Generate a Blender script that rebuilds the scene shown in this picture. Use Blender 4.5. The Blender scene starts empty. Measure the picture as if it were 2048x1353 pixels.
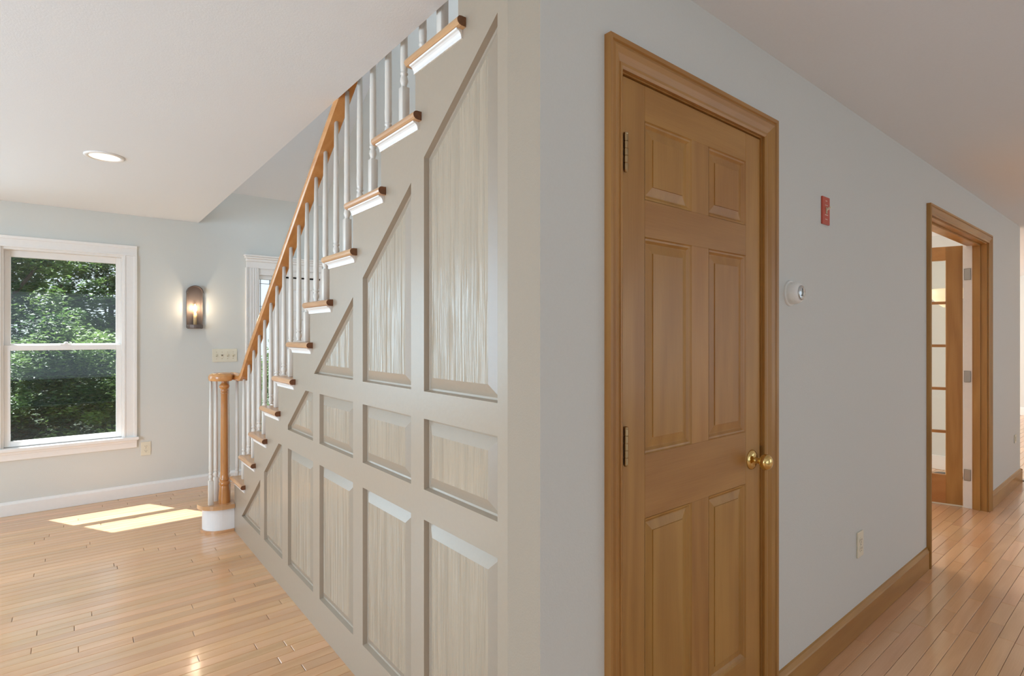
import bpy, bmesh, math, random
from mathutils import Vector, Matrix
random.seed(11)
sc = bpy.context.scene
COL = sc.collection
PI = math.pi

# ------------------------------------------------------------------ camera, world, sun, light, exposure
HEAD = math.atan2(879, 1082)
cam = bpy.data.cameras.new('camera'); cam.sensor_width = 36; cam.lens = 36 * 1082 / 2048
cam.shift_y = -5.5 / 2048; cam.clip_start = .02; cam.clip_end = 200
camo = bpy.data.objects.new('camera', cam); COL.objects.link(camo)
camo.location = (0, 0, 1.36); camo.rotation_euler = (PI / 2, 0, -HEAD)
sc.camera = camo
sc.view_settings.view_transform = 'Standard'; sc.view_settings.look = 'None'
sc.view_settings.gamma = 1; sc.view_settings.use_curve_mapping = False
sc.view_settings.exposure = 0.0
w = bpy.data.worlds.new('world'); sc.world = w; w.use_nodes = True
wn = w.node_tree.nodes; bg = wn['Background']
bg.inputs[0].default_value = (.78, .88, 1, 1); bg.inputs[1].default_value = 1.3
sun = bpy.data.lights.new('sun', 'SUN'); sun.energy = 18; sun.angle = .009; sun.color = (.93, .95, 1)
suno = bpy.data.objects.new('sun', sun); COL.objects.link(suno)
suno.rotation_euler = Vector((.57, -1, -1.88)).to_track_quat('-Z', 'Y').to_euler(); suno.location = (-3, 12, 14)

def area(name, loc, direction, sx, sy, power, color=(1, 1, 1)):
    l = bpy.data.lights.new(name, 'AREA'); l.shape = 'RECTANGLE'; l.size = sx; l.size_y = sy
    l.energy = power; l.color = color
    o = bpy.data.objects.new(name, l); COL.objects.link(o); o.location = loc
    o.rotation_euler = Vector(direction).to_track_quat('-Z', 'Z').to_euler()
    return o
# daylight of the second front window, then lamps added to brighten the rooms
area('daylight_front_windows', (-2.0, 5.78, 1.35), (0, -1, 0), 1.7, 1.5, 84, (.56, .79, 1))
area('side_fill', (-3.4, 1.6, 1.35), (1, 0, 0), 2.0, 1.6, 148, (.56, .78, 1))  # added fill from the left, moved to balance front and hall walls
area('rear_fill', (0.2, -2.9, 1.35), (0, 1, 0), 3.6, 1.6, 7, (.56, .79, 1))  # added behind the camera to light the facing walls
area('hall_fill', (5.6, -2.9, 1.35), (0, 1, 0), 3.0, 1.6, 7.5, (.54, .78, 1))  # added lamp that brightens the hall
area('study_fill', (4.9, 5.78, 1.4), (0, -1, 0), 2.4, 1.3, 150, (.90, .95, 1))  # added lamp brightening the study behind the glazed door
area('far_room_fill', (10.0, 5.78, 1.45), (0, -1, 0), 3.0, 1.6, 300, (.82, .92, 1))  # added lamp brightening the room past the hall end
area('upstairs_fill', (.3, 1.6, 3.9), (.5, 1, 0), 1.4, 1.2, 30, (.86, .92, 1))  # added lamp brightening the roof slope; the walls up there have no window
sc.cycles.max_bounces = 10; sc.cycles.diffuse_bounces = 6; sc.cycles.glossy_bounces = 4
sc.cycles.transparent_max_bounces = 12; sc.cycles.sample_clamp_indirect = 6
sc.cycles.caustics_reflective = False; sc.cycles.caustics_refractive = False

# ------------------------------------------------------------------ materials
def s2l(c):
    return tuple(((v / 255) / 12.92 if v / 255 <= .04045 else (((v / 255) + .055) / 1.055) ** 2.4) for v in c) + (1,)
MATS = {}
def newmat(name):
    m = bpy.data.materials.new(name); m.use_nodes = True
    return m, m.node_tree.nodes, m.node_tree.links, m.node_tree.nodes['Principled BSDF']
def plain(name, col, rough=.5, metal=0, bump=0, scale=60, emit=0, coat=0, spec=.5):
    if name in MATS: return MATS[name]
    m, n, l, p = newmat(name)
    c = s2l(col); p.inputs['Base Color'].default_value = c
    p.inputs['Roughness'].default_value = rough; p.inputs['Metallic'].default_value = metal
    p.inputs['Specular IOR Level'].default_value = spec
    if coat: p.inputs['Coat Weight'].default_value = coat; p.inputs['Coat Roughness'].default_value = .08
    g = n.new('ShaderNodeNewGeometry')
    t = n.new('ShaderNodeTexNoise'); t.inputs['Scale'].default_value = scale; t.inputs['Detail'].default_value = 3
    l.new(g.outputs['Position'], t.inputs['Vector'])
    mr = n.new('ShaderNodeMapRange'); mr.inputs[3].default_value = .975; mr.inputs[4].default_value = 1.025
    l.new(t.outputs['Fac'], mr.inputs[0])
    mx = n.new('ShaderNodeMix'); mx.data_type = 'RGBA'; mx.blend_type = 'MULTIPLY'; mx.inputs[0].default_value = 1
    mx.inputs[6].default_value = c; l.new(mr.outputs[0], mx.inputs[7]); l.new(mx.outputs[2], p.inputs['Base Color'])
    if bump:
        b = n.new('ShaderNodeBump'); b.inputs['Strength'].default_value = bump; b.inputs['Distance'].default_value = .002
        l.new(t.outputs['Fac'], b.inputs['Height']); l.new(b.outputs[0], p.inputs['Normal'])
    if emit:
        p.inputs['Emission Color'].default_value = c; p.inputs['Emission Strength'].default_value = emit
    MATS[name] = m; return m
def wood(name, c1, c2, axis='X', rough=.3, coat=.3, attr=False, ring=7.0, var=.35, pore=.5, hue=0.0):
    """grain runs along axis; attr: per-face value 'rnd' shifts tone and figure (floor boards)"""
    if name in MATS: return MATS[name]
    m, n, l, p = newmat(name)
    g = n.new('ShaderNodeNewGeometry') if attr else n.new('ShaderNodeTexCoord')
    src = g.outputs['Position'] if attr else g.outputs['Object']
    off = n.new('ShaderNodeVectorMath'); off.operation = 'ADD'; l.new(src, off.inputs[0])
    if attr:
        at = n.new('ShaderNodeAttribute'); at.attribute_name = 'rnd'; rv = at.outputs['Fac']
    else:
        oi = n.new('ShaderNodeObjectInfo'); rv = oi.outputs['Random']
    sca = n.new('ShaderNodeVectorMath'); sca.operation = 'SCALE'; sca.inputs[0].default_value = (31, 17, 23)
    l.new(rv, sca.inputs['Scale']); l.new(sca.outputs[0], off.inputs[1])
    mp = n.new('ShaderNodeMapping'); l.new(off.outputs[0], mp.inputs[0])
    s = {'X': (.12, 1, 1), 'Y': (1, .12, 1), 'Z': (1, 1, .12)}[axis]
    mp.inputs['Scale'].default_value = s
    # figure
    nz = n.new('ShaderNodeTexNoise'); nz.inputs['Scale'].default_value = ring; nz.inputs['Detail'].default_value = 2
    nz.inputs['Roughness'].default_value = .45; l.new(mp.outputs[0], nz.inputs['Vector'])
    mul = n.new('ShaderNodeMath'); mul.operation = 'MULTIPLY'; mul.inputs[1].default_value = 34; l.new(nz.outputs['Fac'], mul.inputs[0])
    sn = n.new('ShaderNodeMath'); sn.operation = 'SINE'; l.new(mul.outputs[0], sn.inputs[0])
    mr = n.new('ShaderNodeMapRange'); mr.inputs[1].default_value = -1; mr.inputs[2].default_value = 1
    l.new(sn.outputs[0], mr.inputs[0])
    # fine pores
    mp2 = n.new('ShaderNodeMapping'); l.new(off.outputs[0], mp2.inputs[0])
    mp2.inputs['Scale'].default_value = tuple(.03 if v < 1 else 1 for v in s)
    n2 = n.new('ShaderNodeTexNoise'); n2.inputs['Scale'].default_value = 260; n2.inputs['Detail'].default_value = 3
    l.new(mp2.outputs[0], n2.inputs['Vector'])
    n3 = n.new('ShaderNodeTexNoise'); n3.inputs['Scale'].default_value = 9; n3.inputs['Detail'].default_value = 3
    l.new(mp.outputs[0], n3.inputs['Vector'])
    a1 = n.new('ShaderNodeMath'); a1.operation = 'MULTIPLY_ADD'; a1.inputs[1].default_value = var; a1.inputs[2].default_value = 0
    l.new(mr.outputs[0], a1.inputs[0])
    a2 = n.new('ShaderNodeMath'); a2.operation = 'MULTIPLY_ADD'; a2.inputs[1].default_value = pore
    l.new(n2.outputs['Fac'], a2.inputs[0]); l.new(a1.outputs[0], a2.inputs[2])
    a3 = n.new('ShaderNodeMath'); a3.operation = 'MULTIPLY_ADD'; a3.inputs[1].default_value = .9
    l.new(n3.outputs['Fac'], a3.inputs[0]); l.new(a2.outputs[0], a3.inputs[2])
    a4 = n.new('ShaderNodeMapRange'); a4.inputs[1].default_value = .35; a4.inputs[2].default_value = .35 + .45 + var + pore * .6
    l.new(a3.outputs[0], a4.inputs[0])
    mx = n.new('ShaderNodeMix'); mx.data_type = 'RGBA'; mx.inputs[6].default_value = s2l(c1); mx.inputs[7].default_value = s2l(c2)
    l.new(a4.outputs[0], mx.inputs[0])
    # board to board tone
    wn_ = n.new('ShaderNodeTexWhiteNoise'); wn_.noise_dimensions = '1D'; l.new(rv, wn_.inputs['W'])
    hs = n.new('ShaderNodeHueSaturation'); l.new(mx.outputs[2], hs.inputs['Color'])
    r1 = n.new('ShaderNodeMapRange'); r1.inputs[3].default_value = 1 - (.13 if attr else .06); r1.inputs[4].default_value = 1 + (.09 if attr else .05)
    l.new(wn_.outputs['Value'], r1.inputs[0]); l.new(r1.outputs[0], hs.inputs['Value'])
    r2 = n.new('ShaderNodeMapRange'); r2.inputs[3].default_value = .5 - (.005 if attr else .004); r2.inputs[4].default_value = .5 + (.004 if attr else .004)
    l.new(rv, r2.inputs[0]); l.new(r2.outputs[0], hs.inputs['Hue'])
    l.new(hs.outputs[0], p.inputs['Base Color'])
    p.inputs['Roughness'].default_value = rough
    if coat: p.inputs['Coat Weight'].default_value = coat; p.inputs['Coat Roughness'].default_value = .12 if attr else .15
    b = n.new('ShaderNodeBump'); b.inputs['Strength'].default_value = .12; b.inputs['Distance'].default_value = .0008
    l.new(a3.outputs[0], b.inputs['Height']); l.new(b.outputs[0], p.inputs['Normal'])
    if coat and attr:   # boards are very slightly cupped and wavy under the varnish
        n4 = n.new('ShaderNodeTexNoise'); n4.inputs['Scale'].default_value = 14; n4.inputs['Detail'].default_value = 2
        l.new(mp.outputs[0], n4.inputs['Vector'])
        b2 = n.new('ShaderNodeBump'); b2.inputs['Strength'].default_value = .25; b2.inputs['Distance'].default_value = .003
        l.new(n4.outputs['Fac'], b2.inputs['Height']); l.new(b2.outputs[0], p.inputs['Coat Normal'])
    MATS[name] = m; return m
def reeded(name, col):
    """glossy paint over ridged softwood: vertical wavy grain telegraphs through"""
    m, n, l, p = newmat(name)
    p.inputs['Roughness'].default_value = .25; p.inputs['Specular IOR Level'].default_value = .45
    g = n.new('ShaderNodeNewGeometry'); mp = n.new('ShaderNodeMapping'); mp.inputs['Scale'].default_value = (1, 1, .035)
    l.new(g.outputs['Position'], mp.inputs[0])
    a = n.new('ShaderNodeTexNoise'); a.inputs['Scale'].default_value = 52; a.inputs['Detail'].default_value = 2.5; l.new(mp.outputs[0], a.inputs['Vector'])
    mp2 = n.new('ShaderNodeMapping'); mp2.inputs['Scale'].default_value = (1, 1, .25); l.new(g.outputs['Position'], mp2.inputs[0])
    c = n.new('ShaderNodeTexNoise'); c.inputs['Scale'].default_value = 4; l.new(mp2.outputs[0], c.inputs['Vector'])
    mm = n.new('ShaderNodeMath'); mm.operation = 'MULTIPLY'; l.new(a.outputs['Fac'], mm.inputs[0]); l.new(c.outputs['Fac'], mm.inputs[1])
    b = n.new('ShaderNodeBump'); b.inputs['Strength'].default_value = 1.0; b.inputs['Distance'].default_value = .02
    l.new(mm.outputs[0], b.inputs['Height']); l.new(b.outputs[0], p.inputs['Normal'])
    mr = n.new('ShaderNodeMapRange'); mr.inputs[1].default_value = .3; mr.inputs[2].default_value = .7; mr.inputs[3].default_value = .9; mr.inputs[4].default_value = 1.06
    l.new(a.outputs['Fac'], mr.inputs[0])
    mx = n.new('ShaderNodeMix'); mx.data_type = 'RGBA'; mx.blend_type = 'MULTIPLY'; mx.inputs[0].default_value = 1
    mx.inputs[6].default_value = s2l(col); l.new(mr.outputs[0], mx.inputs[7]); l.new(mx.outputs[2], p.inputs['Base Color'])
    MATS[name] = m; return m
def glass(name, tint=(.97, .985, .97), refl=1.0):
    m = bpy.data.materials.new(name); m.use_nodes = True
    n, l = m.node_tree.nodes, m.node_tree.links; n.clear()
    o = n.new('ShaderNodeOutputMaterial'); mx = n.new('ShaderNodeMixShader')
    t = n.new('ShaderNodeBsdfTransparent'); t.inputs[0].default_value = tint + (1,)
    g = n.new('ShaderNodeBsdfGlossy'); g.inputs['Roughness'].default_value = .01
    f = n.new('ShaderNodeFresnel'); ge = n.new('ShaderNodeNewGeometry'); io = n.new('ShaderNodeMapRange')
    io.inputs[3].default_value = 1.45; io.inputs[4].default_value = 1 / 1.45   # same reflectance from both faces of the pane
    l.new(ge.outputs['Backfacing'], io.inputs[0]); l.new(io.outputs[0], f.inputs[0])
    l.new(f.outputs[0], mx.inputs[0]); l.new(t.outputs[0], mx.inputs[1]); l.new(g.outputs[0], mx.inputs[2]); l.new(mx.outputs[0], o.inputs[0])
    MATS[name] = m; return m
def leafmat(name, c1, c2):
    m = bpy.data.materials.new(name); m.use_nodes = True
    n, l = m.node_tree.nodes, m.node_tree.links; n.clear()
    o = n.new('ShaderNodeOutputMaterial'); mx = n.new('ShaderNodeMixShader'); mx.inputs[0].default_value = .45
    d = n.new('ShaderNodeBsdfPrincipled'); d.inputs['Roughness'].default_value = .45
    t = n.new('ShaderNodeBsdfTranslucent')
    g = n.new('ShaderNodeNewGeometry'); nz = n.new('ShaderNodeTexNoise'); nz.inputs['Scale'].default_value = 1.6; nz.inputs['Detail'].default_value = 4
    l.new(g.outputs['Position'], nz.inputs['Vector'])
    mr = n.new('ShaderNodeMapRange'); mr.inputs[1].default_value = .35; mr.inputs[2].default_value = .65; l.new(nz.outputs['Fac'], mr.inputs[0])
    c = n.new('ShaderNodeMix'); c.data_type = 'RGBA'; c.inputs[6].default_value = s2l(c1); c.inputs[7].default_value = s2l(c2)
    l.new(mr.outputs[0], c.inputs[0]); l.new(c.outputs[2], d.inputs['Base Color']); l.new(c.outputs[2], t.inputs[0])
    l.new(d.outputs[0], mx.inputs[1]); l.new(t.outputs[0], mx.inputs[2]); l.new(mx.outputs[0], o.inputs[0])
    MATS[name] = m; return m

GREY = plain('grey_wall_paint', (213, 214, 209), .75, bump=.25, scale=220, spec=.25)
CEIL = plain('ceiling_paint', (229, 233, 237), .85, bump=.2, scale=180, spec=.2)
BEIGE = plain('beige_gloss_paint', (166, 150, 131), .34, bump=.15, scale=70, spec=.5)
BEIGEM = plain('beige_matt_paint', (160, 145, 127), .7, bump=.25, scale=220, spec=.25)
REED = reeded('beige_ridged_panel_paint', (170, 154, 133))
WHITE = plain('white_trim_paint', (238, 235, 231), .35, scale=40)
CREAMW = plain('baluster_paint', (224, 216, 205), .3, scale=60)
SUB = plain('subfloor', (70, 45, 28), .8)
OAK = wood('oak_floor', (233, 187, 142), (205, 152, 105), 'X', rough=.28, coat=.7, attr=True, ring=6, var=.3, pore=.5)
TREADW = wood('oak_tread', (216, 170, 124), (182, 132, 88), 'X', rough=.3, coat=.35, ring=9)
RETW = wood('oak_return', (216, 170, 124), (182, 132, 88), 'Y', rough=.3, coat=.35, ring=9)
ENDW = wood('oak_end_grain', (128, 80, 44), (88, 50, 26), 'Y', rough=.45, coat=.1, ring=30)
RAILW = wood('oak_rail', (216, 160, 98), (186, 126, 68), 'Y', rough=.25, coat=.4, ring=9)
NEWELW = wood('oak_newel', (214, 152, 88), (178, 112, 56), 'Z', rough=.28, coat=.4, ring=9)
PZ = wood('pine_vertical', (186, 140, 76), (150, 101, 45), 'Z', rough=.38, coat=.1, ring=6, var=.3, pore=.45)
PX = wood('pine_horizontal', (186, 140, 76), (150, 101, 45), 'X', rough=.38, coat=.1, ring=6, var=.3, pore=.45)
PY = wood('pine_across', (200, 146, 84), (168, 110, 55), 'Y', rough=.38, coat=.1, ring=6, var=.3, pore=.45)
BRASS = plain('polished_brass', (226, 196, 130), .12, 1)
AGED = plain('aged_brass', (176, 150, 112), .28, 1)
DARK = plain('painted_gap_shade', (25, 15, 8), .8)  # near-black standing in for the shade inside door gaps
STEEL = plain('satin_nickel', (170, 165, 160), .3, 1)
IVORY = plain('ivory_plastic', (226, 220, 200), .35)
SLOT = plain('slot_dark', (60, 55, 48), .5)
WPL = plain('white_plastic', (232, 232, 228), .3)
CHROME = plain('clear_lens', (200, 202, 200), .08, .6)
RED = plain('red_switch_plate', (190, 78, 58), .4)
PEW = plain('pewter', (120, 108, 102), .5, .6)
GL = glass('window_glass')
LEAD = plain('lead_came', (120, 118, 112), .4, .8)

# ------------------------------------------------------------------ helpers
WL = {}
def wl(o): return WL.get(o.name, Vector((0, 0, 0)))
def link(name, me, mats, parent=None, loc=None, smooth=False):
    """me holds world coordinates; origin goes to the middle of the base"""
    vs = [v.co for v in me.vertices]
    if loc is None:
        lo = Vector([min(v[i] for v in vs) for i in range(3)]); hi = Vector([max(v[i] for v in vs) for i in range(3)])
        loc = Vector(((lo.x + hi.x) / 2, (lo.y + hi.y) / 2, lo.z))
    loc = Vector(loc); me.transform(Matrix.Translation(-loc))
    o = bpy.data.objects.new(name, me); COL.objects.link(o)
    for m in (mats if isinstance(mats, (list, tuple)) else [mats]): me.materials.append(m)
    if smooth:
        for p in me.polygons: p.use_smooth = True
    WL[o.name] = loc
    if parent: o.parent = parent; o.location = loc - wl(parent)
    else: o.location = loc
    return o
def bobj(name, bm, mats, parent=None, smooth=False, loc=None, recalc=True):
    if recalc: bmesh.ops.recalc_face_normals(bm, faces=bm.faces)
    me = bpy.data.meshes.new(name); bm.to_mesh(me); bm.free()
    return link(name, me, mats, parent, loc, smooth)
def root(name, loc, label=None, cat=None, group=None, kind=None):
    o = bpy.data.objects.new(name, None); COL.objects.link(o); o.location = loc; o.empty_display_size = .1
    WL[o.name] = Vector(loc)
    return tag(o, label, cat, group, kind)
def tag(o, label=None, cat=None, group=None, kind=None):
    if label: o['label'] = label
    if cat: o['category'] = cat
    if group: o['group'] = group
    if kind: o['kind'] = kind
    return o
def bx(bm, x0, x1, y0, y1, z0, z1, bev=0, seg=1):
    x0, x1 = sorted((x0, x1)); y0, y1 = sorted((y0, y1)); z0, z1 = sorted((z0, z1))
    r = bmesh.ops.create_cube(bm, size=1, matrix=Matrix.Translation(((x0 + x1) / 2, (y0 + y1) / 2, (z0 + z1) / 2)) @ Matrix.Diagonal((x1 - x0, y1 - y0, z1 - z0, 1)))
    if bev:
        es = list({e for v in r['verts'] for e in v.link_edges})
        bmesh.ops.bevel(bm, geom=es, offset=bev, segments=seg, affect='EDGES', profile=.6)
def box(name, x0, x1, y0, y1, z0, z1, mat, parent=None, bev=0, seg=1):
    bm = bmesh.new(); bx(bm, x0, x1, y0, y1, z0, z1, bev, seg); return bobj(name, bm, mat, parent)
def lathe(bm, prof, c, axis='Z', n=20, cap=True):
    """prof: (radius, height) along axis from point c"""
    rings = []
    for r, h in prof:
        ring = []
        for i in range(n):
            a = 2 * PI * i / n; u, v = r * math.cos(a), r * math.sin(a)
            p = {'Z': (u, v, h), 'Y': (u, h, v), 'X': (h, u, v)}[axis]
            ring.append(bm.verts.new((c[0] + p[0], c[1] + p[1], c[2] + p[2])))
        rings.append(ring)
    for a, b in zip(rings, rings[1:]):
        for i in range(n): bm.faces.new((a[i], a[(i + 1) % n], b[(i + 1) % n], b[i]))
    if cap: bm.faces.new(rings[0][::-1]); bm.faces.new(rings[-1])
def prism(bm, poly, a0, a1, axis):
    """poly in the plane across axis: X->(y,z), Y->(x,z), Z->(x,y)"""
    def P(p, a): return {'X': (a, p[0], p[1]), 'Y': (p[0], a, p[1]), 'Z': (p[0], p[1], a)}[axis]
    A = [bm.verts.new(P(p, a0)) for p in poly]; B = [bm.verts.new(P(p, a1)) for p in poly]
    fa = bm.faces.new(A); fb = bm.faces.new(B[::-1]); n = len(poly); fa.normal_update(); fb.normal_update()
    for i in range(n): bm.faces.new((A[i], B[i], B[(i + 1) % n], A[(i + 1) % n]))
    bmesh.ops.triangulate(bm, faces=[fa, fb], ngon_method='EAR_CLIP')
def inset(poly, d):
    """inset a convex ccw polygon; d scalar"""
    n = len(poly); out = []
    for i in range(n):
        p0, p1, p2 = Vector(poly[i - 1]), Vector(poly[i]), Vector(poly[(i + 1) % n])
        e1 = (p1 - p0).normalized(); e2 = (p2 - p1).normalized()
        n1 = Vector((-e1.y, e1.x)); n2 = Vector((-e2.y, e2.x))
        k = 1 + n1.dot(n2)
        out.append(tuple(p1 + (n1 + n2) * (d / max(k, .15))))
    return out
def ccw(poly):
    a = sum(poly[i][0] * poly[(i + 1) % len(poly)][1] - poly[(i + 1) % len(poly)][0] * poly[i][1] for i in range(len(poly)))
    return poly if a > 0 else poly[::-1]
def raised(bm, poly, rings, to3):
    """rings: (inset, depth) list; last ring is filled"""
    poly = ccw(poly); prev = None
    for k, (i, d) in enumerate(rings):
        vs = [bm.verts.new(to3(p[0], p[1], d)) for p in (inset(poly, i) if i else poly)]
        if prev:
            for j in range(len(vs)): bm.faces.new((prev[j], prev[(j + 1) % len(vs)], vs[(j + 1) % len(vs)], vs[j]))
        prev = vs
    bm.faces.new(prev)
def wallgrid(bm, axis, u0, u1, z0, z1, t0, t1, openings):
    """axis 'X': wall runs along X, thickness in Y t0..t1. openings (u0,u1,z0,z1)"""
    us = sorted({u0, u1, *[o[0] for o in openings], *[o[1] for o in openings]})
    for a, b in zip(us, us[1:]):
        cur = z0; oo = sorted([o for o in openings if o[0] < (a + b) / 2 < o[1]], key=lambda o: o[2])
        spans = []
        for o in oo:
            if o[2] > cur: spans.append((cur, o[2]))
            cur = o[3]
        if cur < z1: spans.append((cur, z1))
        for s in spans:
            if axis == 'X': bx(bm, a, b, t0, t1, s[0], s[1])
            else: bx(bm, t0, t1, a, b, s[0], s[1])
    bmesh.ops.remove_doubles(bm, verts=bm.verts, dist=1e-5)
def wall(name, axis, u0, u1, z0, z1, t0, t1, openings, mat):
    bm = bmesh.new(); wallgrid(bm, axis, u0, u1, z0, z1, t0, t1, openings)
    bmesh.ops.recalc_face_normals(bm, faces=bm.faces)
    return tag(bobj(name, bm, mat, recalc=False), kind='structure')
def sweep(bm, pts, prof, up=Vector((0, 0, 1)), cap=True):
    """prof (side, up) closed ccw list swept on pts"""
    rings = []
    for i, p in enumerate(pts):
        a = pts[max(i - 1, 0)]; b = pts[min(i + 1, len(pts) - 1)]
        t = (Vector(b) - Vector(a)).normalized(); s = t.cross(up).normalized(); u = s.cross(t).normalized()
        rings.append([bm.verts.new(Vector(p) + s * q[0] + u * q[1]) for q in prof])
    n = len(prof)
    for a, b in zip(rings, rings[1:]):
        for i in range(n): bm.faces.new((a[i], a[(i + 1) % n], b[(i + 1) % n], b[i]))
    if cap: bm.faces.new(rings[0][::-1]); bm.faces.new(rings[-1])

# ------------------------------------------------------------------ dimensions
XP = .875            # painted panelling plane (faces -X)
YW = .925            # hall wall plane (faces -Y)
YB = 5.545           # front wall plane (faces -Y)
CZ = 2.37            # ceiling
F2 = 2.69            # upper floor level
XS = 2.0             # stair side wall
NK = lambda k: 1.603 + .2544 * k     # nosing of tread k (0 = highest one seen)
ZK = lambda k: 2.271 - .189 * k
BACKW = -3.2

# ------------------------------------------------------------------ floor
floor = box('floor', BACKW, 12.7, -2.7, 5.72, -.25, -.012, SUB); tag(floor, kind='structure')
def plankmesh(name, boards, parent, stuff=False):
    verts, faces, rn = [], [], []
    for (x0, x1, y0, y1) in boards:
        g, c = (.0009, .0017) if y0 > 1.2 else (.0006, .0013); r = random.random(); b = len(verts); dz = random.uniform(-.00025, .00025)
        x0 += g; x1 -= g; y0 += g; y1 -= g
        verts += [(x0, y0, -.0118), (x1, y0, -.0118), (x1, y1, -.0118), (x0, y1, -.0118),
                  (x0, y0, -c), (x1, y0, -c), (x1, y1, -c), (x0, y1, -c),
                  (x0 + c, y0 + c, dz), (x1 - c, y0 + c, dz), (x1 - c, y1 - c, dz), (x0 + c, y1 - c, dz)]
        for k in range(4):
            j = (k + 1) % 4
            faces += [(b + k, b + j, b + 4 + j, b + 4 + k), (b + 4 + k, b + 4 + j, b + 8 + j, b + 8 + k)]
        faces += [(b + 8, b + 9, b + 10, b + 11)]; rn += [r] * 9
    me = bpy.data.meshes.new(name); me.from_pydata(verts, [], faces)
    at = me.attributes.new('rnd', 'FLOAT', 'FACE'); at.data.foreach_set('value', rn)
    o = link(name, me, OAK, parent)
    if stuff: o['kind'] = 'stuff'
    return o
PW = .0572
rest = []
nrow = int((YB + 2.6) / PW) + 1
y = YB
row = 0
while y > -2.6:
    y0, y1 = y - PW, y; ym = (y0 + y1) / 2; row += 1
    # room spans of this row
    spans = []
    if ym > 4.42: spans = [(BACKW, 12.5)]
    elif ym > 1.045: spans = [(BACKW, XP + .01), (XS + .12, 12.5)]
    elif ym > .905: spans = [(BACKW, .83), (3.93, 5.47), (6.83, 12.5)]
    else: spans = [(BACKW, 12.5)]
    for (a, b) in spans:
        x = a - random.uniform(0, .8)
        while x < b:
            L = random.choice((.35, .5, .62, .8, 1.0) if ym < 1.1 else (.6, .9, 1.2, 1.6, 2.0)) * random.uniform(.8, 1.2)
            if x + L - a < .06: L = .06 + a - x
            if b - x - L < .06: L = b - x + .001
            x0, x1 = max(x, a), min(x + L, b); x += L
            vis = (ym > 2.05 and x1 > -.08 * ym - .02 and x0 < .9) or (.3 < ym < .93 and x1 > 2.6 * (1 - (ym - .3)) - .1 and x0 < 7.0) or (.93 < ym < 1.2 and x1 > 3.9 and x0 < 5.6)
            if vis: plankmesh('plank', [(x0, x1, y0, y1)], floor)
            else: rest.append((x0, x1, y0, y1))
    y -= PW
plankmesh('plank', rest, floor, True)

# ------------------------------------------------------------------ walls, ceilings
# front wall with window and entry door openings
WX0, WX1, WZ0, WZ1 = -.42, .336, .50, 2.03
DX0, DX1 = 1.36, 1.985
wf = wall('wall_back', 'X', BACKW, 6.9, 0, 4.9, YB, YB + .15, [(-2.9, -1.1, .55, 2.15), (WX0, WX1, WZ0, WZ1), (DX0, DX1, 0, 2.03), (3.6, 6.2, .7, 2.1)], GREY)
# side wall of the stairs
wall('wall_stair', 'Y', 1.045, YB, 0, 4.9, XS, XS + .12, [], GREY)
# hall wall with closet door and study doorway
D1 = (1.118, 1.893); DH = 2.062; D2 = (3.93, 5.475); DH2 = 2.075
bm = bmesh.new(); wallgrid(bm, 'X', .835, 6.83, 0, CZ, YW, YW + .12, [(D1[0], D1[1], 0, DH), (D2[0], D2[1], 0, DH2)])
bmesh.ops.recalc_face_normals(bm, faces=bm.faces); bm.faces.ensure_lookup_table()
for f in bm.faces:
    if f.normal.x < -.9 and abs(f.calc_center_median().x - .835) < .001: f.material_index = 1
wr = tag(bobj('wall_right', bm, [GREY, BEIGEM], recalc=False), kind='structure')
# study and far room
wall('wall_study', 'Y', YW + .12, YB, 0, CZ, 6.83, 6.95, [], GREY)
wall('wall_far', 'Y', -2.7, 5.7, 0, CZ, 12.5, 12.6, [], GREY)
wall('wall_farback', 'X', 6.95, 12.5, 0, CZ, 5.545, 5.69, [(8.4, 11.6, .6, 2.3)], GREY)
# unseen walls behind the camera with openings added for the fill lamps
wall('wall_side', 'Y', -2.7, 5.7, 0, CZ, BACKW - .12, BACKW, [(.5, 2.7, .5, 2.2)], GREY).location.x += 0
wall('wall_front', 'X', BACKW, 12.6, 0, CZ, -2.82, -2.7, [(-1.7, 2.1, .5, 2.2), (4.0, 7.2, .5, 2.2)], GREY)
# closet interior behind the door
wall('wall_closet', 'X', .9, XS, 0, 1.9, 1.9, 1.96, [], GREY)
# ceiling slabs round the stairwell
bm = bmesh.new()
bx(bm, BACKW, .878, -2.7, YB, CZ, F2)
bx(bm, .878, 12.6, -2.7, 1.045, CZ, F2)
bx(bm, XS + .06, 12.6, 1.045, YB, CZ, F2)
ceil = tag(bobj('ceiling', bm, CEIL), kind='structure')
# upstairs: roof slope, flat, walls
bm = bmesh.new()
prism(bm, [(YB + .15, F2 - .13), (YB + .15, F2 + .0), (3.0, F2 + .744 * 2.695 - .0), (3.0, F2 + .744 * 2.545), (YB, F2 - .005)], -1.2, XS, 'X')
bx(bm, -1.2, XS, .9, 3.0, 4.6, 4.7)
tag(bobj('ceiling_upstairs', bm, CEIL), kind='structure')
wall('wall_upstairs', 'Y', .9, 5.7, F2, 4.9, -1.3, -1.2, [], GREY)
wall('wall_landing', 'X', -1.2, XS, F2, 4.7, .82, .9, [], GREY)

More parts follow.
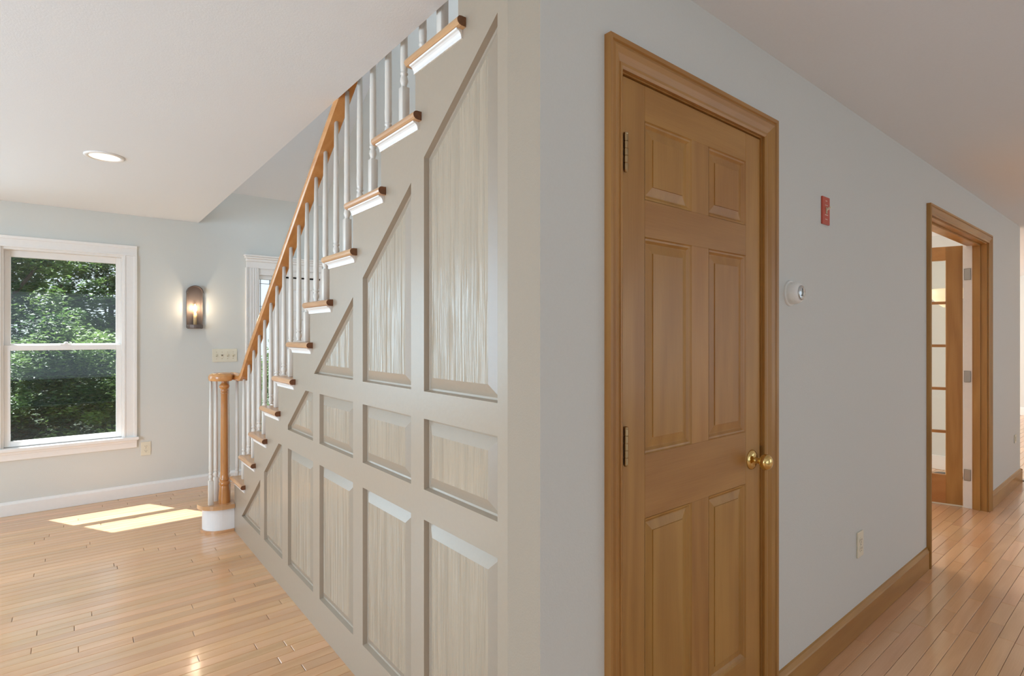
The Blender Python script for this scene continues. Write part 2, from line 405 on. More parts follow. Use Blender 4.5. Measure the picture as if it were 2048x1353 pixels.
# ------------------------------------------------------------------ front window
win = root('window_1', ((WX0 + WX1) / 2, YB, WZ0), kind='structure')
def casing(bm, x0, x1, y, z0, z1, wdt, side):
    """flat casing with raised outer band; side: 'L','R','T'"""
    bx(bm, x0, x1, y - .016, y, z0, z1, .002)
    if side == 'L': bx(bm, x0 - .0, x0 + .022, y - .026, y - .016, z0, z1, .002)
    if side == 'R': bx(bm, x1 - .022, x1, y - .026, y - .016, z0, z1, .002)
    if side == 'T': bx(bm, x0, x1, y - .026, y - .016, z1 - .022, z1, .002)
    if side == 'L': bx(bm, x1 - .012, x1, y - .02, y - .016, z0, z1, .001)
    if side == 'R': bx(bm, x0, x0 + .012, y - .02, y - .016, z0, z1, .001)
    if side == 'T': bx(bm, x0, x1, y - .02, y - .016, z0, z0 + .012, .001)
for nm, a in (('casing', (WX1 - .004, WX1 + .086, YB, WZ0, WZ1 - .004, 0, 'R')), ('casing', (WX0 - .086, WX0 + .004, YB, WZ0, WZ1 - .004, 0, 'L')),
              ('casing', (WX0 - .086, WX1 + .086, YB, WZ1 - .004, WZ1 + .08, 0, 'T'))):
    bm = bmesh.new(); casing(bm, *a); bobj(nm, bm, WHITE, win)
box('stool', WX0 - .095, WX1 + .098, YB - .045, YB + .05, WZ0 - .018, WZ0 + .008, WHITE, win, .005, 2)
bm = bmesh.new(); bx(bm, WX0 - .086, WX1 + .086, YB - .018, YB, WZ0 - .085, WZ0 - .018, .002); bx(bm, WX0 - .086, WX1 + .086, YB - .024, YB - .018, WZ0 - .04, WZ0 - .018, .002)
bobj('apron', bm, WHITE, win)
bm = bmesh.new()   # jamb liner
bx(bm, WX0, WX0 + .018, YB, YB + .15, WZ0, WZ1); bx(bm, WX1 - .018, WX1, YB, YB + .15, WZ0, WZ1)
bx(bm, WX0 + .018, WX1 - .018, YB, YB + .15, WZ1 - .02, WZ1); bx(bm, WX0 + .018, WX1 - .018, YB + .05, YB + .15, WZ0, WZ0 + .012)
bobj('jamb', bm, WHITE, win)
def sash(y, z0, z1, sl, sr, st, sb):
    x0, x1 = WX0 + .018, WX1 - .018
    bm = bmesh.new()
    bx(bm, x0, x0 + sl, y, y + .035, z0, z1, .002); bx(bm, x1 - sr, x1, y, y + .035, z0, z1, .002)
    bx(bm, x0 + sl, x1 - sr, y, y + .035, z1 - st, z1, .002); bx(bm, x0 + sl, x1 - sr, y, y + .035, z0, z0 + sb, .002)
    o = bobj('sash', bm, WHITE, win)
    box('pane', x0 + sl - .005, x1 - sr + .005, y + .014, y + .019, z0 + sb - .005, z1 - st + .005, GL, o)
    return o
lo = sash(YB + .03, WZ0 + .012, 1.283, .036, .036, .04, .04)
up = sash(YB + .068, 1.262, WZ1 - .02, .036, .036, .05, .032)
bm = bmesh.new(); bx(bm, -.075, -.005, YB + .03, YB + .056, 1.283, 1.292, .002); lathe(bm, [(.014, 0), (.014, .012), (.006, .016)], (-.04, YB + .043, 1.292), n=12)
bobj('sash_lock', bm, WHITE, win)

# second front window, left of the view
w2 = root('window_2', (-2.0, YB, .55), kind='structure')
for a in ((-2.98, -2.9, .47, 2.23), (-1.1, -1.02, .47, 2.23)): box('casing', a[0], a[1], YB - .02, YB, a[2], a[3], WHITE, w2, .002)
for a in ((-2.9, -1.1, .47, .55), (-2.9, -1.1, 2.15, 2.23)): box('casing', a[0], a[1], YB - .02, YB, a[2], a[3], WHITE, w2, .002)
for a in ((-2.9, -2.86), (-2.03, -1.97), (-1.14, -1.1)): box('stile', a[0], a[1], YB + .04, YB + .08, .55, 2.15, WHITE, w2)
for a, b in ((-2.86, -2.03), (-1.97, -1.14)):
    for z0, z1 in ((.55, .6), (1.33, 1.37), (2.1, 2.15)): box('rail', a, b, YB + .04, YB + .08, z0, z1, WHITE, w2)
    box('pane', a - .005, b + .005, YB + .055, YB + .06, .595, 2.105, GL, w2)

# ------------------------------------------------------------------ entry door with sidelight
ent = root('door_1', (1.7, YB, 0), kind='structure')
bm = bmesh.new(); bx(bm, 1.272, 1.378, YB - .018, YB, 0, 2.0, .002)
for q in (.018, .04, .062, .084): bx(bm, 1.272 + q - .004, 1.272 + q + .004, YB - .024, YB - .018, 0, 2.0, .002)
bx(bm, 1.262, 1.28, YB - .03, YB, 0, 2.0, .003)
bobj('casing', bm, WHITE, ent)
bm = bmesh.new(); bx(bm, 1.272, 1.99, YB - .02, YB, 2.0, 2.06, .002); bx(bm, 1.265, 1.99, YB - .034, YB, 2.06, 2.085, .004)
bx(bm, 1.255, 1.99, YB - .048, YB, 2.085, 2.105, .004); bx(bm, 1.248, 1.99, YB - .062, YB, 2.105, 2.12, .003)
bobj('head_casing', bm, WHITE, ent)
bm = bmesh.new(); bx(bm, 1.378, 1.985, YB + .002, YB + .12, 1.94, 2.0); bx(bm, 1.36, 1.392, YB, YB + .12, 0, 1.94, .003)
bx(bm, 1.392, 1.512, YB + .03, YB + .07, .0, .26, .003); bx(bm, 1.392, 1.512, YB + .03, YB + .07, 1.9, 1.94, .003)
bx(bm, 1.512, 1.625, YB + .01, YB + .1, 0, 1.94, .004); bx(bm, 1.98, 1.998, YB, YB + .12, 0, 2.0, .002)
bobj('door_frame', bm, WHITE, ent)
sl = box('sidelight_glass', 1.39, 1.514, YB + .045, YB + .05, .25, 1.91, GL, ent)
bm = bmesh.new()
for xx in (1.41, 1.494): bx(bm, xx - .002, xx + .002, YB + .041, YB + .054, .26, 1.9)
for zz in (.3, .52, 1.08, 1.64, 1.86): bx(bm, 1.392, 1.512, YB + .041, YB + .054, zz - .002, zz + .002)
bobj('lead_came', bm, LEAD, sl)
# door leaf: stiles, rails, raised panels
LY = YB + .035
leaf = root('door_leaf', (1.8, LY, 0)); leaf.parent = ent; leaf.location = Vector((1.8, LY, 0)) - wl(ent)
bm = bmesh.new(); bx(bm, 1.63, 1.978, LY + .012, LY + .045, .01, 1.925)
for a in ((1.63, 1.70, .01, 1.925), (1.905, 1.978, .01, 1.925)): bx(bm, a[0], a[1], LY, LY + .012, a[2], a[3], .001)
for z0, z1 in ((.01, .22), (.85, 1.0), (1.52, 1.6), (1.82, 1.925)): bx(bm, 1.70, 1.905, LY, LY + .012, z0, z1, .001)
bobj('leaf_frame', bm, WHITE, leaf)
for z0, z1 in ((.22, .85), (1.0, 1.52), (1.6, 1.82)):
    bm = bmesh.new(); raised(bm, [(1.70, z0), (1.905, z0), (1.905, z1), (1.70, z1)], [(0, 0), (.008, .010), (.014, .010), (.045, .003)], lambda u, v, d: (u, LY + d, v))
    bobj('panel', bm, WHITE, leaf)
box('head_gap_shade', 1.625, 1.98, YB + .03, YB + .1, 1.926, 1.939, DARK, ent)  # solid dark strip painting the shaded gap above the leaf

# ------------------------------------------------------------------ baseboards
def baseboard_x(name, x0, x1, y, h, mat, cap=.018):
    o = tag(root(name, ((x0 + x1) / 2, y, 0)), kind='structure')
    box('board', x0, x1, y - .016, y, 0, h - cap, mat, o, .002)
    bm = bmesh.new(); prism(bm, [(y, h - cap), (y - .016, h - cap), (y - .013, h - cap + .004), (y - .007, h - .003), (y, h)], x0, x1, 'X'); bobj('cap', bm, mat, o)
    return o
baseboard_x('baseboard_back', BACKW, 1.262, YB, .105, WHITE)
baseboard_x('baseboard_right', 1.955, 3.86, YW, .125, PX, .022)
b = baseboard_x('baseboard_hallend', 5.545, 6.845, YW, .125, PX, .022)
bm = bmesh.new(); bx(bm, 6.83, 6.846, YW - .016, YW + .12, 0, .12, .002); bobj('return_board', bm, PY, b)
o = tag(root('baseboard_study', (6.82, 3, 0)), kind='structure')
box('board', 6.814, 6.83, YW + .12, YB, 0, .14, WHITE, o, .003)
o = tag(root('baseboard_far', (12.49, 2, 0)), kind='structure')
box('board', 12.484, 12.5, -2.7, 5.5, 0, .14, WHITE, o, .003)

# ------------------------------------------------------------------ panelled wall under the stairs
pw = root('wall_left', (XP, 2.6, 0), kind='structure')
SL = -.738; dz = lambda yy: 2.217 + SL * (yy - 1.138)
TX = .03
def clipped(name, y0, y1, z0, z1, mat=BEIGE):
    bm = bmesh.new(); bx(bm, XP, XP + TX, y0, y1, z0, z1)
    n = Vector((0, -SL, 1)).normalized()
    bmesh.ops.bisect_plane(bm, geom=bm.verts[:] + bm.edges[:] + bm.faces[:], plane_co=(XP, 1.138, dz(1.138)), plane_no=n, clear_outer=True)
    ed = [e for e in bm.edges if e.is_boundary]
    if ed: bmesh.ops.holes_fill(bm, edges=ed)
    if not bm.faces: bm.free(); return
    return bobj(name, bm, mat, pw)
cols = [(1.138, 1.525), (1.61, 1.997), (2.09, 2.47), (2.556, 2.938), (3.035, 3.39), (3.475, 3.915)]
rows = [(.155, .768), (.865, 1.092), (1.18, 2.4)]
clipped('rail', 1.045, 4.14, 0, .155)
clipped('rail', 1.138, 4.14, .768, .865); clipped('rail', 1.138, 4.14, 1.092, 1.18)
clipped('stile', 1.045, 1.138, .155, 2.5)
for i in range(5):
    a, b = cols[i][1], cols[i + 1][0]
    for z0, z1 in rows:
        if dz(a) > z0 + .01:
            if i == 2 and z0 > 1.1: continue
            clipped('stile', a, b, z0, z1)
def cellpoly(y0, y1, z0, z1):
    pts = [(y0, z0), (y1, z0), (y1, z1), (y0, z1)]; out = []
    f = lambda p: p[1] - dz(p[0])
    for i in range(4):
        p, q = pts[i], pts[(i + 1) % 4]; a, b = f(p), f(q)
        if a <= 0: out.append(p)
        if (a < 0) != (b < 0):
            t = a / (a - b); out.append((p[0] + t * (q[0] - p[0]), p[1] + t * (q[1] - p[1])))
    return out
for i, (a, b) in enumerate(cols):
    for j, (z0, z1) in enumerate(rows):
        if i == 2 and j == 2: b2 = 2.9
        elif i == 3 and j == 1: b2 = 3.4
        elif i == 5: b2 = 4.4
        else: b2 = b
        if i > 2 and j == 2 or i > 3 and j == 1: continue
        pl = cellpoly(a, b2, z0, z1)
        if len(pl) < 3: continue
        bm = bmesh.new()
        raised(bm, pl, [(0, 0), (.004, .017), (.010, .0185), (.046, .003)], lambda u, v, d: (XP + d, u, v))
        bm.faces.ensure_lookup_table(); bm.faces[-1].material_index = 1
        bobj('panel', bm, [BEIGE, REED], pw)
# stringer: sawtooth board above the diagonal
poly = [(4.14, 0), (4.14, ZK(10) - .03)]
for k in range(10, -2, -1):
    yr = NK(k) - .022
    if k < 10: poly.append((yr, ZK(k + 1) - .03)); poly.append((yr, ZK(k) - .03))
    else: poly[-1] = (4.14, ZK(10) - .03)
poly += [(1.045, ZK(-1) - .03), (1.045, dz(1.045)), (dzy := (2.217 - 0) / -SL + 1.138, 0)] if False else [(1.045, ZK(-1) - .03), (1.045, dz(1.045))]
ye = 1.138 + (2.217) / (-SL)
poly += [(4.14, dz(4.14) if ye > 4.14 else 0)] if ye > 4.14 else [(ye, 0)]
if ye > 4.14: poly = poly[1:]
# remove accidental duplicates
pp = []
for p in poly:
    if not pp or (abs(pp[-1][0] - p[0]) + abs(pp[-1][1] - p[1])) > 1e-4: pp.append(p)
bm = bmesh.new(); prism(bm, pp, XP, XP + TX, 'X'); bobj('stringer', bm, BEIGE, pw)

# ------------------------------------------------------------------ staircase
st = root('staircase', (1.4, 3.0, 0), 'straight oak-tread staircase with beige balusters, honey oak handrail and volute newel', 'staircase')
def nosed(bm, x0, x1, yb, yn, z1, th=.028):
    """tread slab, rounded front edge at yn (front is +Y)"""
    r = th / 2; pts = [(yb, z1 - th), (yb, z1)] + [(yn - r + r * math.sin(a), z1 - r + r * math.cos(a)) for a in [i * PI / 6 for i in range(7)]]
    prism(bm, pts, x0, x1, 'X')
for k in range(-1, 11):
    n, z = NK(k), ZK(k)
    bm = bmesh.new(); nosed(bm, XP, XS, n - .2544 - .024, n, z)
    t = bobj('tread', bm, TREADW, st)
    # side return with rounded outer edge, sawn end grain at its back end
    bm = bmesh.new(); r = .014; xo = .845
    pts = [(XP, z), (XP, z - .028)] + [(xo + r - r * math.sin(a), z - r - r * math.cos(a)) for a in [i * PI / 6 for i in range(7)]]
    prism(bm, pts, n - .317, n, 'Y')
    bmesh.ops.recalc_face_normals(bm, faces=bm.faces)
    for f in bm.faces:
        if f.normal.y < -.9: f.material_index = 1
    bobj('return_nosing', bm, [RETW, ENDW], t, recalc=False)
    bm = bmesh.new(); c = .02
    pts = [(XP, z - .028), (XP, z - .028 - .026), (XP - .005, z - .028 - .026)] + [(XP - .005 - .015 * (1 - math.cos(a)), z - .028 - .024 + .02 * math.sin(a)) for a in [PI / 2 * i / 4 for i in range(5)]] + [(XP - .022, z - .028)]
    prism(bm, pts, n - .30, n - .02, 'Y'); bobj('cove_molding', bm, WHITE, t)
    zb = z - .028 - (.189 - .028)
    box('riser', XP + .003, XS, n - .042, n - .024, zb, z - .028, WHITE, st)
# starting step: bullnose block
BC = (.815, 4.262)
def bull(R, y0, y1, n=24):
    """plan outline: rounded end round BC plus the body running to the side wall"""
    pts = [(XS, y0), (XS, y1), (BC[0], BC[1] + R)]
    pts += [(BC[0] - R * math.sin(a), BC[1] + R * math.cos(a)) for a in [PI * i / n for i in range(1, n)]]
    pts += [(BC[0], BC[1] - R), (.873, BC[1] - R)] if BC[1] - R < 4.14 else [(BC[0], BC[1] - R)]
    pts += [(.873, 4.142), (.9, 4.142)]
    return pts
bm = bmesh.new(); prism(bm, bull(.118, 4.142, BC[1] + .118), .016, .165, 'Z'); bobj('step_riser', bm, WHITE, st)
bm = bmesh.new(); prism(bm, bull(.148, 4.142, BC[1] + .148), .165, .193, 'Z')
bmesh.ops.bevel(bm, geom=[e for e in bm.edges if abs(e.verts[0].co.z - e.verts[1].co.z) < 1e-5 and len(e.link_faces) == 2 and abs(e.link_faces[0].normal.z - e.link_faces[1].normal.z) > .5] or [], offset=.01, segments=3, affect='EDGES') if False else None
bobj('starting_tread', bm, TREADW, st)
bm = bmesh.new(); prism(bm, bull(.13, 4.142, BC[1] + .13), 0, .018, 'Z'); bobj('shoe_molding', bm, TREADW, st)
# balusters
ZR = lambda yy: 1.70 - .7429 * (yy - 3.16)      # underside of rail
BXC = .907
def baluster_bm(sq, L, tw=.0143):
    bm = bmesh.new()
    if sq > .012: bx(bm, -tw, tw, -tw, tw, 0, sq, .0015)
    v = .075; s = sq - .002
    prof = [(.0135, s), (.0095, s + .008), (.0105, s + .012), (.0145, s + .024), (.0128, s + .036), (.009, s + .044), (.0135, s + .048), (.0135, s + .053), (.010, s + .057), (.0122, s + .061), (.0122, s + .066), (.0128, s + .07),
            (.0138, s + .10), (.0128, s + .108), (.0125, (s + L) / 2), (.0085, L)]
    lathe(bm, prof, (0, 0, 0), n=14)
    return bm
def baluster_at(me, x, y, z, name='baluster'):
    o = bpy.data.objects.new(name, me); COL.objects.link(o); o.parent = st; o.location = Vector((x, y, z)) - wl(st)
    return o
def bmesh_to(name, bm, mat):
    bmesh.ops.recalc_face_normals(bm, faces=bm.faces)
    me = bpy.data.meshes.new(name); bm.to_mesh(me); bm.free(); me.materials.append(mat)
    for p in me.polygons: p.use_smooth = len(p.vertices) == 4 and p.area < .02 and abs(p.normal.z) < .99
    return me
yb_, yf_ = NK(4) - .144, NK(4) - .013
me_back = bmesh_to('baluster_back', baluster_bm(.15, ZR(NK(4) - .138) - ZK(4) + .012), CREAMW)
me_front = bmesh_to('baluster_front', baluster_bm(.008, ZR(NK(4) - .012) - ZK(4) + .012), CREAMW)
for k in range(-1, 10):
    baluster_at(me_back, BXC, NK(k) - .138, ZK(k)); baluster_at(me_front, BXC, NK(k) - .012 - .003, ZK(k))
baluster_at(me_back, BXC, NK(10) - .138, ZK(10))
# handrail with easing and volute
RP = [(-.030, .006), (-.026, .0), (-.0225, .0), (.0225, .0), (.026, .0), (.030, .006), (.0315, .022), (.030, .034), (.024, .044), (.012, .050), (0, .052), (-.012, .050), (-.024, .044), (-.030, .034), (-.0315, .022)]
pts = []
yy = .95
while yy < 3.80: pts.append(Vector((BXC, yy, ZR(yy)))); yy += .15
VZ = 1.045
for i in range(9):     # easing
    t = i / 8; y_ = 3.80 + t * .26
    z0 = ZR(3.80); z1 = VZ
    h = lambda t: (2 * t ** 3 - 3 * t ** 2 + 1) * z0 + (t ** 3 - 2 * t ** 2 + t) * (-.7429 * .26) + (-2 * t ** 3 + 3 * t ** 2) * z1
    pts.append(Vector((BXC, y_, max(h(t), VZ - .004))))
VC = Vector((.822, 4.195, 0))
R0 = .085
for i in range(1, 25):
    a = i / 24 * 1.62 * PI; R = R0 - .03 * (i / 24)
    pts.append(Vector((VC.x + R * math.cos(a), VC.y + R * math.sin(a) * .95, VZ)))
pts.insert(len(pts) - 24, Vector((BXC, 4.13, VZ)))
bm = bmesh.new(); sweep(bm, pts, RP)
hr = bobj('handrail', bm, RAILW, st, smooth=False)
for p in hr.data.polygons: p.use_smooth = len(p.vertices) == 4
hr.data.set_sharp_from_angle(angle=.6)
bm = bmesh.new(); lathe(bm, [(.05, 0), (.056, .008), (.058, .03), (.052, .045), (.035, .052), (0.001, .054)], (VC.x, VC.y, VZ), n=24)
bobj('volute_cap', bm, RAILW, st, smooth=True)
# newel post
bm = bmesh.new()
lathe(bm, [(.036, 0), (.037, .03), (.034, .08), (.030, .115), (.029, .120), (.033, .126), (.0355, .136), (.033, .146), (.0275, .15), (.0275, .156), (.032, .161), (.032, .168), (.028, .175), (.0245, .20), (.0235, .45), (.022, .68),
           (.0215, .755), (.0235, .76), (.0235, .766), (.021, .770), (.0235, .776), (.0235, .782), (.021, .788), (.022, .793), (.031, .803), (.033, .812), (.031, .82), (.022, .828), (.018, .838), (.02, .856)], (VC.x, VC.y, .193), n=28)
nw = bobj('newel_post', bm, NEWELW, st, smooth=True); nw.data.set_sharp_from_angle(angle=.7)
me_step = bmesh_to('baluster_step', baluster_bm(.168, VZ - .193 + .004, .0155), CREAMW)
for x_, y_ in ((.738, 4.19), (.785, 4.272), (.862, 4.285), (.907, 4.21)): baluster_at(me_step, x_, y_, .193)

# ------------------------------------------------------------------ closet door in the hall wall
def hall_casing(parent, x0, x1, zt, wl_, wr_, wt):
    """picture-frame casing round an opening: profile steps from thin inner edge to thick outer edge"""
    prof = [(0, 0), (0, .010), (.012, .013), (.018, .011), (.030, .016), (.052, .019), (.058, .015), (1.0, .015), (1.0, .024)]
    def vert(xin, wdt, sgn):
        pr = []
        for u, d in [(0, 0), (0, .009), (.10, .012), (.2, .0125), (.22, .010), (.45, .0165), (.66, .0205), (.72, .017), (.8, .016), (.84, .0205), (1, .0215), (1, 0)]: pr.append((xin + sgn * u * wdt, YW - d))
        bm = bmesh.new(); prism(bm, pr, 0, zt + .001, 'Z')
        # mitre at 45 degrees on top
        bmesh.ops.translate(bm, verts=[v for v in bm.verts if v.co.z > zt], vec=(0, 0, 0))
        for v in bm.verts:
            if v.co.z > zt: v.co.z = zt + abs(v.co.x - xin) / wdt * wt
        return bobj('casing', bm, PZ, parent)
    vert(x0, wl_, -1); vert(x1, wr_, 1)
    bm = bmesh.new(); pr = []
    for u, d in [(0, 0), (0, .009), (.10, .012), (.2, .0125), (.22, .010), (.45, .0165), (.66, .0205), (.72, .017), (.8, .016), (.84, .0205), (1, .0215), (1, 0)]: pr.append((YW - d, zt + u * wt))
    prism(bm, pr, x0, x1, 'X')
    for v in bm.verts:
        u = (v.co.z - zt) / wt
        if v.co.x < (x0 + x1) / 2: v.co.x = x0 - u * wl_
        else: v.co.x = x1 + u * wr_
    bobj('head_casing', bm, PX, parent)
d1 = root('door_2', (1.5, YW, 0), kind='structure')
hall_casing(d1, D1[0] + .0, D1[1] - .004, DH - .004, .062, .08, .072)
bm = bmesh.new()
bx(bm, D1[0], D1[0] + .008, YW + .001, YW + .12, 0, DH - .008); bx(bm, D1[1] - .008, D1[1], YW + .001, YW + .12, 0, DH - .008); bx(bm, D1[0], D1[1], YW + .001, YW + .12, DH - .008, DH)
bx(bm, D1[0] + .008, D1[0] + .02, YW + .045, YW + .08, 0, DH - .008); bx(bm, D1[1] - .02, D1[1] - .008, YW + .045, YW + .08, 0, DH - .008); bx(bm, D1[0] + .02, D1[1] - .02, YW + .045, YW + .08, DH - .02, DH - .008)
bobj('jamb', bm, PZ, d1)
SX0, SX1, ST = 1.129, 1.880, 2.050; DY = YW + .004
lf = root('door_leaf', (1.5, DY, .01)); lf.parent = d1; lf.location = Vector((1.5, DY, .01)) - wl(d1)
box('stile', SX0, 1.228, DY, DY + .036, .01, ST, PZ, lf, .0012); box('stile', 1.782, SX1, DY, DY + .036, .01, ST, PZ, lf, .0012)
rowsd = [(.258, .853), (1.03, 1.632), (1.735, 1.953)]
for z0, z1 in ((.01, .258), (.853, 1.03), (1.632, 1.735), (1.953, ST)): box('rail', 1.2282, 1.7818, DY + .0003, DY + .036, z0, z1, PX, lf, .0006)
for z0, z1 in rowsd: box('mullion', 1.457, 1.551, DY + .0003, DY + .036, z0, z1, PZ, lf, .0006)
for z0, z1 in rowsd:
    for x0, x1 in ((1.228, 1.457), (1.551, 1.782)):
        bm = bmesh.new()
        raised(bm, [(x0, z0), (x1, z0), (x1, z1), (x0, z1)], [(0, 0), (.003, .0035), (.008, .0045), (.013, .009), (.015, .0105), (.017, .0105), (.042, .006), (.0425, .0035)], lambda u, v, d: (u, DY + d, v))
        bobj('panel', bm, PZ, lf)
        if False: pass
box('back_board', 1.2, 1.8, DY + .02, DY + .03, .2, 2.0, PZ, lf)
def hinge(zc, parent):
    h = root('hinge', (1.124, DY, zc)); h.parent = parent; h.location = Vector((1.124, DY, zc)) - wl(parent)
    h['label'] = 'aged brass hinge'
    box('hinge_leaf', 1.1195, 1.1245, DY - .004, DY + .03, zc - .047, zc + .047, DARK, h)  # coloured with the near-black that stands in for gap shade
    bm = bmesh.new(); z = zc - .048; pr = [(.004, z - .004), (.0062, z)]
    for i in range(5):
        pr += [(.0062, z + .0008), (.0066, z + .0015), (.0066, z + .0178), (.0062, z + .0185)]; z += .0192
        if i < 4: pr += [(.005, z - .0004), (.005, z + .0004)]
    pr += [(.0068, z + .001), (.0068, z + .004), (.003, z + .006)]
    lathe(bm, pr, (1.131, DY - .012, 0), n=14); bobj('knuckle', bm, AGED, h)
hinge(1.842, lf); hinge(1.066, lf)
kb = root('door_knob', (1.822, DY, .93)); kb.parent = lf; kb.location = Vector((1.822, DY, .93)) - wl(lf); kb['label'] = 'polished brass knob'
bm = bmesh.new(); lathe(bm, [(.0345, 0), (.0345, -.002), (.031, -.006), (.022, -.010), (.014, -.012), (.0125, -.014)], (1.822, DY, .93), 'Y', 28); bobj('rosette', bm, BRASS, kb, smooth=True)
bm = bmesh.new(); lathe(bm, [(.0125, -.012), (.011, -.016), (.0095, -.024), (.0105, -.029), (.016, -.033), (.023, -.038), (.0265, -.046), (.0268, -.052), (.0245, -.060), (.018, -.066), (.009, -.069), (.001, -.070)], (1.822, DY, .93), 'Y', 28); bobj('knob', bm, BRASS, kb, smooth=True)
box('strike_plate', 1.882, 1.886, DY - .006, DY + .02, .90, .97, AGED, d1)

# ------------------------------------------------------------------ study doorway with open glazed door
d2 = root('door_3', (4.7, YW, 0), kind='structure')
hall_casing(d2, D2[0] + .002, D2[1] - .002, DH2 - .004, .065, .065, .06)
bm = bmesh.new(); bx(bm, D2[0], D2[0] + .012, YW + .001, YW + .125, 0, DH2); bx(bm, D2[0] + .012, D2[1] - .012, YW + .001, YW + .125, DH2 - .012, DH2)
bx(bm, D2[1] - .012, D2[1], YW + .001, YW + .09, 0, DH2)
bx(bm, D2[1] - .024, D2[1] - .012, YW + .04, YW + .08, 0, DH2 - .012, .001); bx(bm, D2[0] + .012, D2[1] - .024, YW + .04, YW + .08, DH2 - .024, DH2 - .012, .001)
bobj('jamb', bm, PZ, d2)
jw = box('hinge_jamb', D2[1] - .012, D2[1], YW + .09, YW + .145, 0, DH2, WHITE, d2); jw['label'] = 'white painted strip of the jamb'
for zz in (1.84, 1.035, .26):
    bm = bmesh.new(); bx(bm, D2[1] - .0145, D2[1] - .012, YW + .098, YW + .14, zz - .045, zz + .045, .004, 2)
    o = bobj('hinge', bm, STEEL, d2); o['label'] = 'satin nickel hinge leaf'
# leaf, hinge edge at (5.462,1.07), opening into the study
hx, hy = 5.462, 1.072; dv = Vector((-.30, .954, 0)).normalized(); nv = Vector((-dv.y, dv.x, 0))  # nv: towards -X side (hall side)
def LT(u, d, z): p = Vector((hx, hy, 0)) + dv * u + nv * d; return (p.x, p.y, z)
def lbox(name, u0, u1, d0, d1, z0, z1, mat, parent):
    bm = bmesh.new(); bx(bm, u0, u1, d0, d1, z0, z1, .0012 if d1 - d0 > .01 else 0)
    for v in bm.verts: v.co = Vector(LT(v.co.x, v.co.y, v.co.z))
    return bobj(name, bm, mat, parent)
gl_ = root('glazed_leaf', (hx, hy, .01)); gl_.parent = d2; gl_.location = Vector((hx, hy, .01)) - wl(d2)
LW = .74; TZ = 2.07
lbox('stile', 0, .105, -.035, 0, .012, TZ, PZ, gl_); lbox('stile', LW - .105, LW, -.035, 0, .012, TZ, PZ, gl_)
lbox('rail', .105, LW - .105, -.035, 0, TZ - .11, TZ, PY, gl_); lbox('rail', .105, LW - .105, -.035, 0, .012, .24, PY, gl_)
zz = [.24, .585, .93, 1.275, 1.62, TZ - .11]
for z_ in zz[1:-1]: lbox('muntin', .105, LW - .105, -.03, -.005, z_ - .011, z_ + .011, PY, gl_)
um = LW / 2
for a, b in zip(zz, zz[1:]):
    lbox('muntin', um - .011, um + .011, -.03, -.005, a + .011, b - .011, PZ, gl_)
    lbox('pane', .103, um - .009, -.020, -.016, a, b, GL, gl_); lbox('pane', um + .009, LW - .103, -.020, -.016, a, b, GL, gl_)
o = lbox('door_sweep', 0, LW, -.036, .002, .001, .012, IVORY, gl_)

# ------------------------------------------------------------------ small wall things
def outlet(name, x, z, y, label, w_=.07, h_=.116, duplex=True):
    t = root(name, (x, y, z), label, 'outlet')
    bm = bmesh.new(); bx(bm, x - w_ / 2, x + w_ / 2, y - .007, y, z - h_ / 2, z + h_ / 2, .003, 2); bobj('cover_plate', bm, IVORY, t)
    if duplex:
        for s in (-1, 1):
            bm = bmesh.new(); lathe(bm, [(.0165, 0), (.0165, -.0022)], (x, y - .007, z + s * .0195), 'Y', 20); f = bobj('socket', bm, IVORY, t)
            bm = bmesh.new()
            bx(bm, x - .0075, x - .0055, y - .0096, y - .0088, z + s * .0195 - .002, z + s * .0195 + .007); bx(bm, x + .0055, x + .0075, y - .0096, y - .0088, z + s * .0195 - .002, z + s * .0195 + .007)
            lathe(bm, [(.0026, -.0088), (.0026, -.0096)], (x, y, z + s * .0195 - .0085), 'Y', 10)
            bobj('slots', bm, SLOT, f)
        bm = bmesh.new(); lathe(bm, [(.003, 0), (.0025, -.0015)], (x, y - .007, z), 'Y', 10); bobj('screw', bm, STEEL, t)
    return t
outlet('outlet', .485, .395, YB, 'ivory duplex outlet on the grey wall right of the window')
outlet('outlet', 2.81, .40, YW, 'ivory duplex outlet low on the hall wall beyond the wooden door')
t = outlet('outlet', 6.57, .43, YW, 'small ivory wall plate near the far end of the hall wall', .07, .075, False)
bm = bmesh.new(); bx(bm, 6.555, 6.585, YW - .011, YW - .007, .41, .45, .001); bobj('jack', bm, IVORY, t)
# four-gang switch
sx, sz = 1.09, 1.175
t = root('switch_plate', (sx, YB, sz), 'ivory four-gang switch plate between the wall sconce and the entry door casing', 'light switch')
bm = bmesh.new(); bx(bm, sx - .103, sx + .103, YB - .007, YB, sz - .06, sz + .06, .003, 2); bobj('cover_plate', bm, IVORY, t)
for i in range(4):
    cx = sx - .069 + .046 * i
    if i == 1:
        bm = bmesh.new(); lathe(bm, [(.007, 0), (.006, -.008), (.004, -.010)], (cx, YB - .007, sz), 'Y', 14); bobj('dimmer_knob', bm, plain('brown_knob', (120, 104, 84), .4), t)
    else:
        bm = bmesh.new(); bx(bm, cx - .006, cx + .006, YB - .009, YB - .007, sz - .013, sz + .013, .0005); bobj('toggle_surround', bm, plain('worn_plastic', (188, 176, 150), .4), t)
        bm = bmesh.new(); bx(bm, cx - .0042, cx + .0042, YB - .020, YB - .008, sz - .002, sz + .010, .001); bobj('toggle', bm, IVORY, t)
    for s in (-1, 1):
        bm = bmesh.new(); lathe(bm, [(.0028, 0), (.002, -.001)], (cx, YB - .007, sz + s * .03), 'Y', 8); bobj('screw', bm, plain('brass_screw', (170, 150, 110), .3, 1), t)
